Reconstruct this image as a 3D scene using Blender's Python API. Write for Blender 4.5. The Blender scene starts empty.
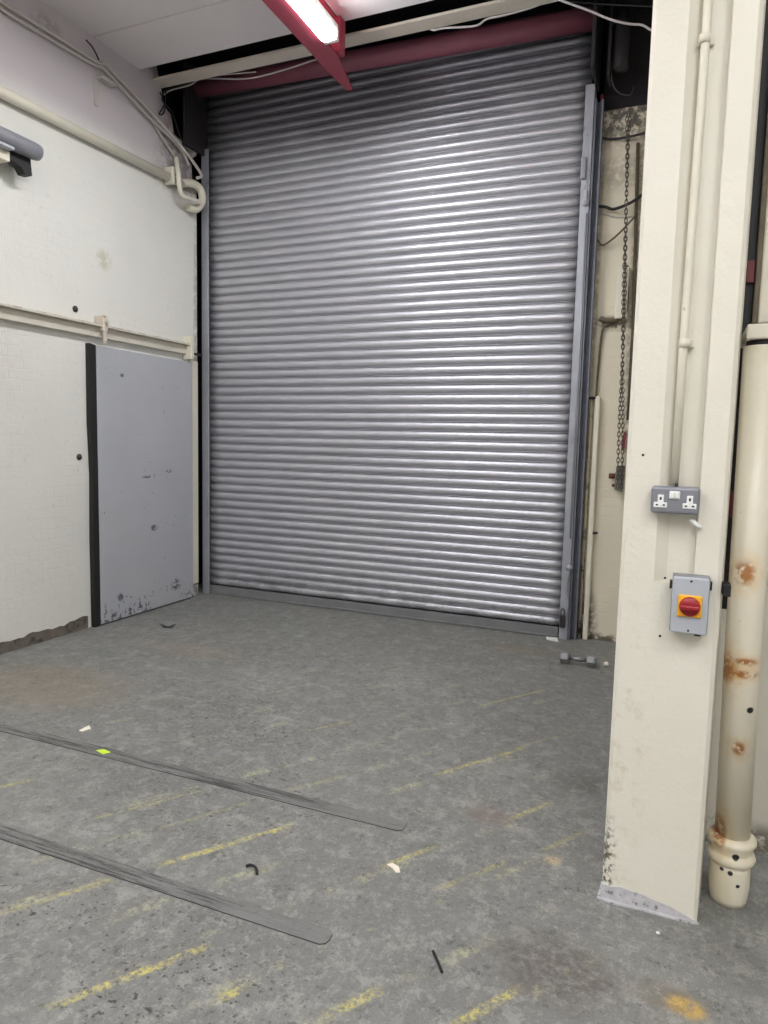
import bpy, bmesh, math, random
from mathutils import Vector, Matrix
random.seed(7)
S = bpy.context.scene
C = S.collection
PI = math.pi

# ------------------------------------------------------------------ camera, world, lamps' power, exposure
def camera():
    yaw, pitch, roll = 0.397272, -0.100639, 0.023126
    F = Vector((-math.sin(yaw)*math.cos(pitch), math.cos(yaw)*math.cos(pitch), math.sin(pitch)))
    r0 = Vector((math.cos(yaw), math.sin(yaw), 0)); u0 = r0.cross(F)
    r = math.cos(roll)*r0 + math.sin(roll)*u0
    u = -math.sin(roll)*r0 + math.cos(roll)*u0
    cd = bpy.data.cameras.new('camera'); co = bpy.data.objects.new('camera', cd); C.objects.link(co)
    cd.sensor_fit = 'VERTICAL'; cd.sensor_height = 36; cd.lens = 693.65/1024*36
    cd.clip_start = 0.02; cd.clip_end = 100
    m = Matrix(((r.x, u.x, -F.x, 0), (r.y, u.y, -F.y, 0), (r.z, u.z, -F.z, 1.5), (0, 0, 0, 1)))
    co.matrix_world = m
    S.camera = co
camera()
S.view_settings.view_transform = 'Standard'; S.view_settings.look = 'None'
S.view_settings.gamma = 1; S.view_settings.use_curve_mapping = False
S.view_settings.exposure = 0.08
w = bpy.data.worlds.new('world'); S.world = w; w.use_nodes = True
w.node_tree.nodes['Background'].inputs[0].default_value = (0.75, 0.8, 0.9, 1)
w.node_tree.nodes['Background'].inputs[1].default_value = 0.15
LAMP_W = 36          # watts of each ceiling fitting
LAMP_COL = (0.97, 0.985, 1.0)

# ------------------------------------------------------------------ materials
def srgb(r, g, b):
    f = lambda c: (c/255/12.92) if c/255 <= 0.04045 else ((c/255+0.055)/1.055)**2.4
    return (f(r), f(g), f(b), 1)
class NT:
    def __init__(s, name):
        s.m = bpy.data.materials.new(name); s.m.use_nodes = True
        s.t = s.m.node_tree; s.b = s.t.nodes['Principled BSDF']
        s.tc = s.t.nodes.new('ShaderNodeTexCoord'); s.pos = s.tc.outputs['Object']
    def n(s, typ, **kw):
        nd = s.t.nodes.new(typ)
        for k, v in kw.items(): setattr(nd, k, v)
        return nd
    def L(s, a, b): s.t.links.new(a, b)
    def put(s, sock, v):
        if hasattr(v, 'is_output') or isinstance(v, bpy.types.NodeSocket): s.L(v, sock)
        else: sock.default_value = v
    def math(s, op, a, b=0.0, c=None, clamp=False):
        nd = s.n('ShaderNodeMath', operation=op, use_clamp=clamp)
        s.put(nd.inputs[0], a); s.put(nd.inputs[1], b)
        if c is not None: s.put(nd.inputs[2], c)
        return nd.outputs[0]
    def mix(s, f, a, b, mode='MIX'):
        nd = s.n('ShaderNodeMix', data_type='RGBA', blend_type=mode)
        s.put(nd.inputs[0], f); s.put(nd.inputs[6], a); s.put(nd.inputs[7], b)
        return nd.outputs[2]
    def noise(s, scale, detail=4, rough=0.6, vec=None, stretch=None, off=0.0):
        nd = s.n('ShaderNodeTexNoise'); nd.inputs['Scale'].default_value = scale
        nd.inputs['Detail'].default_value = detail; nd.inputs['Roughness'].default_value = rough
        v = vec or s.pos
        if stretch or off:
            mp = s.n('ShaderNodeMapping'); mp.inputs['Scale'].default_value = stretch or (1, 1, 1)
            mp.inputs['Location'].default_value = (off, off*0.7, off*1.3)
            s.L(v, mp.inputs[0]); v = mp.outputs[0]
        s.L(v, nd.inputs['Vector'])
        return nd.outputs[0]
    def ramp(s, f, lo, hi, smooth=True):       # 0 below lo, 1 above hi
        nd = s.n('ShaderNodeMapRange'); nd.interpolation_type = 'SMOOTHSTEP' if smooth else 'LINEAR'
        s.put(nd.inputs[0], f); nd.inputs[1].default_value = lo; nd.inputs[2].default_value = hi
        return nd.outputs[0]
    def xyz(s):
        nd = s.n('ShaderNodeSeparateXYZ'); s.L(s.pos, nd.inputs[0]); return nd.outputs
    def bump(s, h, strength=0.3, dist=0.01, prev=None):
        nd = s.n('ShaderNodeBump'); nd.inputs['Strength'].default_value = strength
        nd.inputs['Distance'].default_value = dist; s.L(h, nd.inputs['Height'])
        if prev: s.L(prev, nd.inputs['Normal'])
        return nd.outputs[0]
    def out(s, col, rough=0.6, metal=0.0, normal=None, spec=None):
        s.put(s.b.inputs['Base Color'], col); s.put(s.b.inputs['Roughness'], rough)
        s.put(s.b.inputs['Metallic'], metal)
        if normal: s.L(normal, s.b.inputs['Normal'])
        if spec is not None: s.b.inputs['Specular IOR Level'].default_value = spec
        return s.m

def simple(name, col, rough=0.5, metal=0.0, var=0.12, scale=14, grime=None, gth=(0.62, 0.72), gscale=6, bump=0.1):
    t = NT(name)
    n = t.noise(scale, 5)
    dark = tuple(c*(1-var*1.6) for c in col[:3])+(1,); light = tuple(min(1, c*(1+var)) for c in col[:3])+(1,)
    c = t.mix(n, dark, light)
    if grime:
        g = t.ramp(t.noise(gscale, 6, 0.7, off=3.1), *gth)
        c = t.mix(g, c, grime)
    nb = t.bump(t.noise(scale*5, 3), bump, 0.003)
    return t.out(c, rough, metal, nb)

def near(t, X, Y, cx, cy, rx, ry, soft=0.4):      # soft elliptical spot, 1 inside
    a = t.math('DIVIDE', t.math('SUBTRACT', X, cx), rx); b = t.math('DIVIDE', t.math('SUBTRACT', Y, cy), ry)
    d = t.math('SQRT', t.math('ADD', t.math('MULTIPLY', a, a), t.math('MULTIPLY', b, b)))
    return t.math('SUBTRACT', 1.0, t.ramp(d, 1-soft, 1+soft))

def wall_mat(name, paint, axis, course=0.075, stains_and_shade=(), brick=True, dirt=0.4, upper=None, coarse=0.3):
    t = NT(name); x, y, z = t.xyz()
    u = y if axis == 'x' else x
    cv = t.n('ShaderNodeCombineXYZ'); t.L(u, cv.inputs[0]); t.L(z, cv.inputs[1])
    n1 = t.noise(1.3, 5); n2 = t.noise(22, 6, 0.7)
    c = t.mix(n1, tuple(k*0.90 for k in paint[:3])+(1,), tuple(min(1, k*1.04) for k in paint[:3])+(1,))
    c = t.mix(t.math('MULTIPLY', t.ramp(n2, 0.60, 0.74), dirt), c, tuple(k*0.66 for k in paint[:3])+(1,))
    # horizontal hairline dirt along the courses
    h = t.noise(3, 6, 0.75, stretch=(1, 1, 9), off=2)
    c = t.mix(t.math('MULTIPLY', t.ramp(h, 0.6, 0.78), dirt*0.8), c, tuple(k*0.8 for k in paint[:3])+(1,))
    if upper:     # (height, colour): weaker lamp light above a height put into the colour
        e = t.math('ADD', z, t.math('MULTIPLY', t.math('SUBTRACT', t.noise(3, 4), 0.5), upper[2]))
        c = t.mix(t.ramp(e, upper[0]-upper[3], upper[0]+upper[3]), c, upper[1])
    for (su, sz, ru, rz, col, amt) in stains_and_shade:
        m = near(t, u, z, su, sz, ru, rz, 0.5)
        m = t.math('MULTIPLY', m, t.ramp(t.noise(18, 5, 0.7, off=su), 0.36, 0.55))
        c = t.mix(t.math('MULTIPLY', m, amt), c, col)
    hgt = t.noise(30, 4)
    nb = t.bump(hgt, coarse, 0.006)
    if brick:
        b = t.n('ShaderNodeTexBrick'); b.inputs['Scale'].default_value = 1
        b.inputs['Brick Width'].default_value = 0.225; b.inputs['Row Height'].default_value = course
        b.inputs['Mortar Size'].default_value = 0.006; b.inputs['Mortar Smooth'].default_value = 1.0
        b.inputs['Color1'].default_value = (1, 1, 1, 1); b.inputs['Color2'].default_value = (.93, .93, .93, 1)
        b.inputs['Mortar'].default_value = (0.2, 0.2, 0.2, 1)
        wob = t.n('ShaderNodeVectorMath', operation='ADD'); t.L(cv.outputs[0], wob.inputs[0])
        nz = t.n('ShaderNodeTexNoise'); nz.inputs['Scale'].default_value = 8; t.L(t.pos, nz.inputs['Vector'])
        sc = t.n('ShaderNodeVectorMath', operation='SCALE'); t.L(nz.outputs['Color'], sc.inputs[0]); sc.inputs['Scale'].default_value = 0.02
        t.L(sc.outputs[0], wob.inputs[1]); t.L(wob.outputs[0], b.inputs['Vector'])
        nb = t.bump(t.math('MULTIPLY', t.ramp(t.noise(2.2, 4, off=21), .38, .62), b.outputs['Color']), 0.34, 0.006, nb)
    return t.out(c, 0.55, 0, nb, 0.3)

SOOT_SHADE = srgb(38, 36, 38); GRIME = srgb(74, 66, 54); RUST = srgb(160, 104, 52)
M = {}
CREAM = srgb(226, 222, 207)
M['wall_left'] = wall_mat('painted brick wall', srgb(222, 221, 215), 'x', upper=(3.78, srgb(196, 189, 192), 0.12, 0.12), dirt=.6,
    stains_and_shade=((4.234, 2.847, .07, .07, srgb(186, 184, 160), .7), (2.9, 2.0, .5, .4, srgb(206, 202, 192), .5),
            (5.15, 4.0, .28, .35, srgb(140, 130, 128), .8), (5.33, 0.25, .05, .4, SOOT_SHADE, .7), (5.34, 2.2, .03, 1.2, srgb(150, 146, 130), .6),
            (3.75, 4.28, .12, .08, srgb(130, 122, 120), .5), (5.05, 3.7, .3, .1, srgb(150, 142, 134), .5)))
M['wall_back'] = wall_mat('painted brick pier', srgb(222, 214, 194), 'y', dirt=0.6,
    stains_and_shade=((-.5, 3.95, .5, .22, SOOT_SHADE, .85), (-.45, 3.5, .25, .12, GRIME, .35), (-.62, .1, .1, .3, GRIME, .9), (-.45, .0, .3, .05, GRIME, .9),
            (-.36, 2.6, .04, 1.3, GRIME, .5), (-.64, 2.8, .02, 1.1, GRIME, .4), (-.5, 2.42, .14, .05, GRIME, .8)))
M['wall_right'] = wall_mat('painted block wall', srgb(206, 202, 188), 'y', dirt=0.5,
    stains_and_shade=((.3, .03, .5, .07, GRIME, .8), (.17, 2.2, .06, .6, SOOT_SHADE, .9), (.2, 1.9, .2, .05, SOOT_SHADE, .8)), brick=False)  # near-black spots put the shade of the gap into the wall colour
M['plain_wall'] = wall_mat('painted wall', srgb(214, 210, 200), 'x', brick=True)
M['ceiling'] = simple('painted ceiling slab', srgb(224, 218, 220), 0.8, var=0.05, scale=2, grime=srgb(165, 158, 160), gth=(0.6, 0.85), gscale=1.5)
M['soot_shade'] = simple('sooty masonry with void shade', srgb(44, 41, 44), 0.95, var=0.3, scale=8)  # shade of the void is put into this recess wall colour
M['beam_cream'] = simple('cream painted board', srgb(206, 198, 186), 0.6, var=0.1, scale=5, grime=GRIME, gth=(0.68, 0.8), gscale=3)

def pillar_mat():
    t = NT('thick cream paint on concrete'); x, y, z = t.xyz()
    c = t.mix(t.noise(2.5, 5), srgb(218, 213, 198), srgb(232, 228, 216))
    c = t.mix(t.math('MULTIPLY', t.ramp(t.noise(60, 4, 0.7), 0.68, 0.76), 0.25), c, srgb(176, 168, 148))
    edge = near(t, x, z, -.135, .10, .025, .16, 0.6)
    c = t.mix(t.math('MULTIPLY', edge, t.ramp(t.noise(40, 5, 0.7, off=4), 0.48, 0.6)), c, srgb(80, 72, 60))
    edge = near(t, x, z, -.10, .5, .06, .5, 0.6)
    c = t.mix(t.math('MULTIPLY', t.math('MULTIPLY', edge, t.ramp(t.noise(14, 5, 0.7, off=6), 0.5, 0.68)), .45), c, srgb(188, 178, 148))
    b1 = t.bump(t.noise(9, 4, 0.6), 0.35, 0.012); b2 = t.bump(t.noise(85, 3, 0.5), 0.3, 0.003, b1)
    return t.out(c, 0.42, 0, b2)
M['pillar'] = pillar_mat()
M['cream'] = simple('cream gloss paint', srgb(222, 217, 200), 0.4, var=0.06, scale=12, grime=srgb(150, 138, 112), gth=(0.66, 0.75), gscale=14)
M['greycream'] = simple('greyed cream paint', srgb(190, 184, 178), 0.5, var=0.08, scale=10, grime=srgb(120, 112, 104), gth=(0.64, 0.75), gscale=10)
M['plaster'] = simple('bare grey render', srgb(196, 194, 198), 0.9, var=0.25, scale=40, grime=srgb(120, 116, 112), gth=(0.55, 0.65), gscale=30)
M['bare_band'] = simple('bare dirty masonry', srgb(112, 104, 96), 0.95, var=0.35, scale=22, grime=srgb(66, 60, 55), gth=(0.5, 0.62), gscale=12)
M['maroon'] = simple('maroon paint', srgb(150, 88, 106), 0.5, var=0.15, scale=6)
M['red'] = simple('red oxide paint', srgb(160, 62, 80), 0.5, var=0.12, scale=8)
M['black'] = simple('black rubber', srgb(24, 23, 25), 0.6, var=0.2)
M['dark_steel'] = simple('dirty dark steel', srgb(58, 55, 58), 0.55, 0.3, var=0.3, scale=20)
M['steel'] = simple('dull steel', srgb(150, 150, 152), 0.4, 0.8, var=0.2, scale=30)
M['chain'] = simple('oily chain steel', srgb(92, 86, 78), 0.5, 0.6, var=0.4, scale=60)
M['grey_paint'] = simple('grey enamel', srgb(146, 150, 160), 0.42, var=0.05, scale=10)
M['iso_grey'] = simple('pale grey enamel', srgb(176, 180, 188), 0.4, var=0.03, scale=10)
M['white'] = simple('white plastic', srgb(236, 236, 234), 0.35, var=0.02)
M['white_cable'] = simple('grubby white cable', srgb(196, 192, 192), 0.5, var=0.15, scale=20)
M['yellow'] = simple('yellow plastic', srgb(246, 178, 30), 0.4, var=0.03)
M['knob_red'] = simple('red plastic', srgb(150, 24, 34), 0.35, var=0.05)
M['lime'] = simple('lime tape', srgb(206, 238, 60), 0.5, var=0.05)
M['litter'] = simple('pale litter', srgb(240, 232, 218), 0.7, var=0.05)

def shutter_mat():
    t = NT('galvanised slat'); x, y, z = t.xyz()
    c = t.mix(t.noise(5, 5, stretch=(1, 1, 6)), srgb(176, 176, 184), srgb(206, 206, 212))
    g = t.ramp(t.noise(16, 6, 0.75, stretch=(1, 1, 4), off=1), 0.56, 0.74)
    c = t.mix(t.math('MULTIPLY', g, 0.3), c, srgb(110, 108, 112))
    low = t.math('MULTIPLY', t.math('SUBTRACT', 1.0, t.ramp(z, 0.03, 0.4)), t.ramp(t.noise(7, 6, 0.7, stretch=(1, 1, 2), off=5), 0.42, 0.62))
    c = t.mix(t.math('MULTIPLY', low, 0.6), c, srgb(112, 112, 112))
    top = t.ramp(t.math('ADD', z, t.math('MULTIPLY', t.noise(2, 4), 0.4)), 3.9, 4.6)  # shade at the curtain top painted into the slat colour
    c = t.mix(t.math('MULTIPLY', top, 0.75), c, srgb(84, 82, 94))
    r = t.math('ADD', 0.34, t.math('MULTIPLY', t.noise(10, 4, off=2), 0.22))
    return t.out(c, r, 0.6, t.bump(t.noise(120, 2), 0.05, 0.002))
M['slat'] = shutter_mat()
def guide_mat():
    t = NT('painted guide steel'); x, y, z = t.xyz()
    c = t.mix(t.noise(8, 4), srgb(150, 153, 163), srgb(178, 181, 189))
    g = t.ramp(t.noise(12, 6, 0.75, stretch=(1, 1, .3), off=1), 0.58, 0.7)
    c = t.mix(t.math('MULTIPLY', g, 0.55), c, srgb(84, 84, 92))
    return t.out(c, 0.42, 0.35, t.bump(t.noise(18, 4, stretch=(1, 1, .3)), 0.25, 0.006))
M['guide'] = guide_mat()
M['guide_dark'] = simple('dark grey angle steel', srgb(116, 119, 132), 0.5, 0.2, var=0.2, scale=9)

def door_mat():
    t = NT('chipped grey door paint'); x, y, z = t.xyz()
    c = t.mix(t.noise(2, 4), srgb(166, 168, 174), srgb(180, 182, 188))
    lowm = t.math('SUBTRACT', 1.0, t.ramp(z, 0.02, 0.30))
    ch = t.ramp(t.math('ADD', t.noise(26, 5, 0.65), t.math('MULTIPLY', lowm, 0.13)), 0.655, 0.69)
    fw = t.ramp(t.noise(1.7, 2, off=9), 0.40, 0.50)
    c = t.mix(t.math('MULTIPLY', ch, fw), c, srgb(84, 84, 90))
    for (cy, cz, ry, rz) in ((4.98, .17, .06, .045), (4.70, .72, .04, .025), (4.35, 1.98, .02, .014), (5.24, 1.06, .018, .018), (4.3, .19, .03, .03), (4.62, 1.16, .05, .01), (4.90, 1.20, .04, .012)):
        m = t.math('MULTIPLY', near(t, y, z, cy, cz, ry, rz, .5), t.ramp(t.noise(40, 4, off=cy), .42, .5))
        c = t.mix(m, c, srgb(86, 86, 94))
    return t.out(c, 0.45, 0, t.bump(t.noise(14, 3), 0.12, 0.006))
M['door'] = door_mat()

def pipe_mat():
    t = NT('cream painted iron pipe with rust'); x, y, z = t.xyz()
    c = t.mix(t.noise(4, 5), srgb(216, 208, 188), srgb(232, 226, 208))
    v = t.noise(9, 3, stretch=(1, 1, .15), off=3)
    c = t.mix(t.math('MULTIPLY', t.ramp(v, .5, .7), .3), c, srgb(204, 186, 140))
    for (cx, cz, rx, rz) in ((.217, 1.115, .028, .035), (.185, .80, .028, .045), (.238, .545, .018, .02), (.200, .25, .018, .045), (.235, .79, .04, .012), (.24, .83, .03, .012)):
        hal = near(t, x, z, cx, cz, rx*1.9, rz*1.9, .6)
        c = t.mix(t.math('MULTIPLY', t.math('MULTIPLY', hal, .5), t.ramp(t.noise(30, 4, off=cx), .3, .6)), c, srgb(206, 170, 108))
        m = t.math('MULTIPLY', near(t, x, z, cx, cz, rx, rz, .5), t.ramp(t.noise(34, 5, .7, off=cz), .38, .52))
        c = t.mix(m, c, RUST)
    for (cx, cz, r) in ((.262, .675, .010), (.252, .185, .011), (.30, .42, .008), (.265, .085, .006), (.215, .13, .006), (.24, .125, .008)):
        c = t.mix(near(t, x, z, cx, cz, r, r, .2), c, srgb(26, 24, 26))
    sp = t.ramp(t.noise(55, 4, .6, off=8), .70, .74)
    c = t.mix(t.math('MULTIPLY', sp, .6), c, srgb(120, 92, 60))
    return t.out(c, 0.38, 0, t.bump(t.noise(12, 4), .3, .006))
M['pipe'] = pipe_mat()
M['rusty_cream'] = simple('cream paint over rust', srgb(210, 200, 186), 0.5, var=0.08, scale=10, grime=srgb(140, 106, 84), gth=(0.58, 0.66), gscale=9)
def track_mat():
    t = NT('cream track with rusty top'); x, y, z = t.xyz()
    c = t.mix(t.noise(6, 4), srgb(196, 190, 176), srgb(212, 207, 194))
    nx = t.n('ShaderNodeNewGeometry'); sp = t.n('ShaderNodeSeparateXYZ')
    r = t.ramp(t.noise(9, 5, .7), .48, .64)
    hi = t.ramp(z, 2.325, 2.335)
    c = t.mix(t.math('MULTIPLY', t.math('MULTIPLY', r, hi), .8), c, srgb(136, 112, 96))
    return t.out(c, 0.5, 0)
M['track'] = track_mat()

def floor_mat():
    t = NT('worn grey painted concrete'); x, y, z = t.xyz()
    c = t.mix(t.noise(0.9, 6, 0.6), srgb(100, 100, 98), srgb(130, 130, 126))
    c = t.mix(t.math('MULTIPLY', t.ramp(t.noise(4, 6, 0.7, off=2), .5, .75), .5), c, srgb(142, 142, 139))
    c = t.mix(t.math('MULTIPLY', t.ramp(t.noise(45, 5, 0.75, off=4), .52, .72), .5), c, srgb(76, 76, 77))
    c = t.mix(t.math('MULTIPLY', t.ramp(t.noise(120, 3, 0.7, off=6), .55, .75), .4), c, srgb(160, 160, 156))
    c = t.mix(t.math('MULTIPLY', t.ramp(t.noise(11, 9, 0.85, off=23), .50, .60), .55), c, srgb(156, 155, 149))
    c = t.mix(t.math('MULTIPLY', t.ramp(t.noise(16, 9, 0.85, off=27), .54, .64), .7), c, srgb(64, 63, 61))
    c = t.mix(t.math('MULTIPLY', t.ramp(t.noise(5, 9, 0.8, stretch=(3, .6, 1), off=29), .55, .66), .32), c, srgb(158, 158, 154))
    c = t.mix(t.math('MULTIPLY', t.ramp(t.noise(38, 9, 0.9, off=33), .53, .60), .45), c, srgb(168, 167, 160))
    c = t.mix(t.math('MULTIPLY', t.ramp(t.noise(30, 9, 0.9, off=37), .54, .61), .5), c, srgb(72, 71, 69))
    # brown worn patches, and a broad grey area behind the pillar
    for (cx, cy, rx, ry, col, a) in ((-3.4, 2.95, .5, .32, srgb(138, 122, 100), .6), (-3.1, 3.9, .35, .14, srgb(146, 130, 116), .5), (-.24, 1.92, .17, .13, srgb(84, 75, 69), .7),
                                  (-.62, 2.65, .1, .06, srgb(116, 96, 88), .6), (.11, 1.925, .045, .035, srgb(206, 166, 60), .85), (.06, 1.94, .08, .05, srgb(112, 98, 80), .6), (-.33, 2.45, .03, .03, srgb(186, 164, 130), .8),
                                  (-.95, 5.0, .3, .1, srgb(128, 112, 84), .4), (-.3, 3.1, .12, .10, srgb(82, 78, 72), .6), (-.0, 4.1, .8, .8, srgb(104, 104, 106), .5)):
        m = t.math('MULTIPLY', near(t, x, y, cx, cy, rx, ry, .5), t.ramp(t.noise(26, 9, .85, off=cx), .40, .56))
        c = t.mix(t.math('MULTIPLY', m, a), c, col)
    # pale scuffs
    for (cx, cy, r) in ((-.79, 2.72, .07), (-1.95, 1.9, .1), (-2.2, 1.85, .07), (-1.9, 3.1, .2), (-1.5, 4.0, .25), (-1.1, 1.45, .1), (-2.3, 3.6, .3)):
        m = t.math('MULTIPLY', near(t, x, y, cx, cy, r*.6, r*.6, 1.0), t.ramp(t.noise(24, 8, .85, off=cy), .46, .62))
        c = t.mix(t.math('MULTIPLY', m, .45), c, srgb(182, 182, 178))
    # tar spots: small dark chips, thick in the near left area
    vo = t.n('ShaderNodeTexVoronoi'); vo.inputs['Scale'].default_value = 46; t.L(t.pos, vo.inputs['Vector'])
    spots = t.math('SUBTRACT', 1.0, t.ramp(t.math('ADD', vo.outputs['Distance'], t.math('MULTIPLY', t.noise(70, 6, .85), 1.6)), .94, 1.02))
    keep = t.ramp(t.noise(7, 5, .7, off=11), .44, .52)
    reg = t.math('MAXIMUM', near(t, x, y, -1.25, 1.45, .45, .25, .5), near(t, x, y, -1.65, 2.35, .45, .3, .5))
    reg = t.math('MAXIMUM', reg, near(t, x, y, -2.0, 3.0, .5, .35, .5)); reg = t.math('MAXIMUM', reg, near(t, x, y, -1.75, 1.5, .3, .15, .5))
    c = t.mix(t.math('MULTIPLY', t.math('MULTIPLY', t.math('MULTIPLY', spots, keep), reg), .75), c, srgb(46, 44, 42))
    fl = t.ramp(t.noise(34, 3, .55, stretch=(1, 1.3, 1), off=41), .63, .66)
    c = t.mix(t.math('MULTIPLY', t.math('MULTIPLY', fl, t.ramp(t.noise(4, 3, off=43), .42, .55)), t.math('MULTIPLY', reg, .85)), c, srgb(44, 42, 40))
    # faded yellow hatching, bands 0.225 m apart at 56 degrees
    ca, sa = math.cos(math.radians(55.5)), math.sin(math.radians(55.5))
    wob = t.math('MULTIPLY', t.math('SUBTRACT', t.noise(3, 3, off=7), .5), .03)
    n = t.math('ADD', t.math('ADD', t.math('MULTIPLY', x, -sa), t.math('MULTIPLY', y, ca)), wob)
    u = t.math('ADD', t.math('MULTIPLY', x, ca), t.math('MULTIPLY', y, sa))
    ph = t.math('ABSOLUTE', t.math('SUBTRACT', t.math('FRACT', t.math('ADD', t.math('DIVIDE', t.math('SUBTRACT', n, 1.47), .225), .5)), .5))
    band = t.math('SUBTRACT', 1.0, t.ramp(ph, .05, .13))
    wear = t.ramp(t.noise(5, 6, .75, off=13), .50, .66)
    fine = t.ramp(t.noise(50, 5, .75, off=15), .40, .60)
    area = t.math('MULTIPLY', near(t, x, y, -1.35, 2.55, 1.45, 1.9, .2), t.ramp(t.math('SUBTRACT', 0.2, x), 0.0, .2))
    faint = t.math('MULTIPLY', t.math('MULTIPLY', t.math('MULTIPLY', band, wear), fine), t.math('MULTIPLY', area, .7))
    c = t.mix(faint, c, srgb(178, 176, 138))
    segs = [(-1.584, 1.847, -1.317, 2.219, 0.014, 1.00), (-1.428, 1.235, -1.207, 1.555, 0.014, 0.95), (-1.878, 1.428, -1.679, 1.685, 0.014, 0.50), (-1.043, 1.427, -1.003, 1.491, 0.014, 0.80), (-0.752, 1.505, -0.671, 1.615, 0.015, 0.90), (-0.859, 2.158, -0.768, 2.350, 0.011, 0.70), (-0.907, 2.892, -0.635, 3.333, 0.011, 0.80), (-0.635, 3.333, -0.457, 3.618, 0.010, 0.35), (-1.676, 3.067, -1.558, 3.240, 0.010, 0.60), (-1.973, 1.934, -1.843, 2.344, 0.010, 0.45), (-0.965, 3.802, -0.667, 4.222, 0.010, 0.60), (-0.532, 2.652, -0.416, 2.853, 0.013, 0.60), (-0.650, 2.115, -0.503, 2.357, 0.013, 0.40), (-2.552, 1.959, -2.535, 2.083, 0.014, 0.70), (-1.756, 2.021, -1.544, 2.319, 0.010, 0.30), (-0.448, 1.626, -0.323, 1.781, 0.014, 0.85), (-1.412, 2.501, -1.317, 2.696, 0.011, 0.40), (-0.367, 2.502, -0.263, 2.683, 0.011, 0.35)]
    tot = None
    for (x0, y0, x1, y1, wd, st) in segs:
        n0 = (-sa*x0+ca*y0 - sa*x1+ca*y1)/2; ua = ca*x0+sa*y0; ub = ca*x1+sa*y1
        m = t.math('MULTIPLY', t.math('SUBTRACT', 1.0, t.ramp(t.math('ABSOLUTE', t.math('SUBTRACT', n, n0)), wd*.6, wd*1.4)),
                   t.math('SUBTRACT', 1.0, t.ramp(t.math('ABSOLUTE', t.math('SUBTRACT', u, (ua+ub)/2)), abs(ub-ua)/2-.03, abs(ub-ua)/2+.05)))
        m = t.math('MULTIPLY', m, st)
        tot = m if tot is None else t.math('MAXIMUM', tot, m)
    fine2 = t.math('MULTIPLY', t.ramp(t.noise(60, 6, .85, off=17), .43, .57), t.ramp(t.noise(13, 5, .75, off=19), .34, .54))
    c = t.mix(t.math('MULTIPLY', t.math('MULTIPLY', tot, fine2), .88), c, t.mix(t.noise(9, 3), srgb(190, 180, 110), srgb(222, 206, 84)))
    nb = t.bump(t.noise(70, 5, .7), .25, .004, t.bump(t.noise(6, 4), .15, .01))
    return t.out(c, t.math('ADD', .42, t.math('MULTIPLY', t.noise(7, 4), .3)), 0, nb, .4)
M['floor'] = floor_mat()
def strip_mat():
    t = NT('scuffed floor plate'); x, y, z = t.xyz()
    c = t.mix(t.noise(3, 5), srgb(104, 104, 102), srgb(128, 128, 126))
    l = t.ramp(t.noise(9, 8, .8, stretch=(.35, 7, 1)), .48, .56)
    reg = t.math('SUBTRACT', 1.0, t.math('MULTIPLY', t.ramp(x, -1.35, -1.15), .75))
    c = t.mix(t.math('MULTIPLY', t.math('MULTIPLY', l, reg), .85), c, srgb(44, 41, 39))
    c = t.mix(t.math('MULTIPLY', t.ramp(t.noise(40, 4, .7), .55, .7), .5), c, srgb(70, 66, 64))
    return t.out(c, .5, 0, t.bump(l, .3, .003))
M['strip'] = strip_mat()
def emit(name, col, s):
    t = NT(name); t.b.inputs['Emission Color'].default_value = col; t.b.inputs['Emission Strength'].default_value = s
    return t.out(col, .4)
M['rail_grey'] = simple('grubby grey rail', srgb(128, 128, 130), .6, .2, var=.2, scale=9)
M['keeper'] = simple('worn grey keeper', srgb(128, 124, 116), .6, .2, var=.3, scale=30)
M['light_grey'] = simple('dusty grey plastic', srgb(128, 129, 136), .4, var=.1, scale=12)
M['dark_red'] = simple('dark red paint', srgb(104, 40, 48), .6)
M['rusty_bolt'] = simple('rusty bolt', srgb(110, 62, 44), .8, var=.3, scale=40)
M['grimy'] = simple('grimy brown coat', srgb(104, 94, 76), .7, var=.4, scale=25)
M['cream_dirty'] = simple('dirty cream paint', srgb(190, 180, 156), .5, var=.1, scale=12, grime=GRIME, gth=(.5, .62), gscale=8)
M['socket_grey'] = simple('hammered grey metal', srgb(136, 138, 146), .4, .3, var=.05, scale=60)
M['dumbbell'] = simple('worn grey cast iron', srgb(140, 140, 142), .45, .5, var=.3, scale=30)
M['tube_on'] = emit('lit fluorescent tube', (.97, .985, 1, 1), 42)

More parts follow.
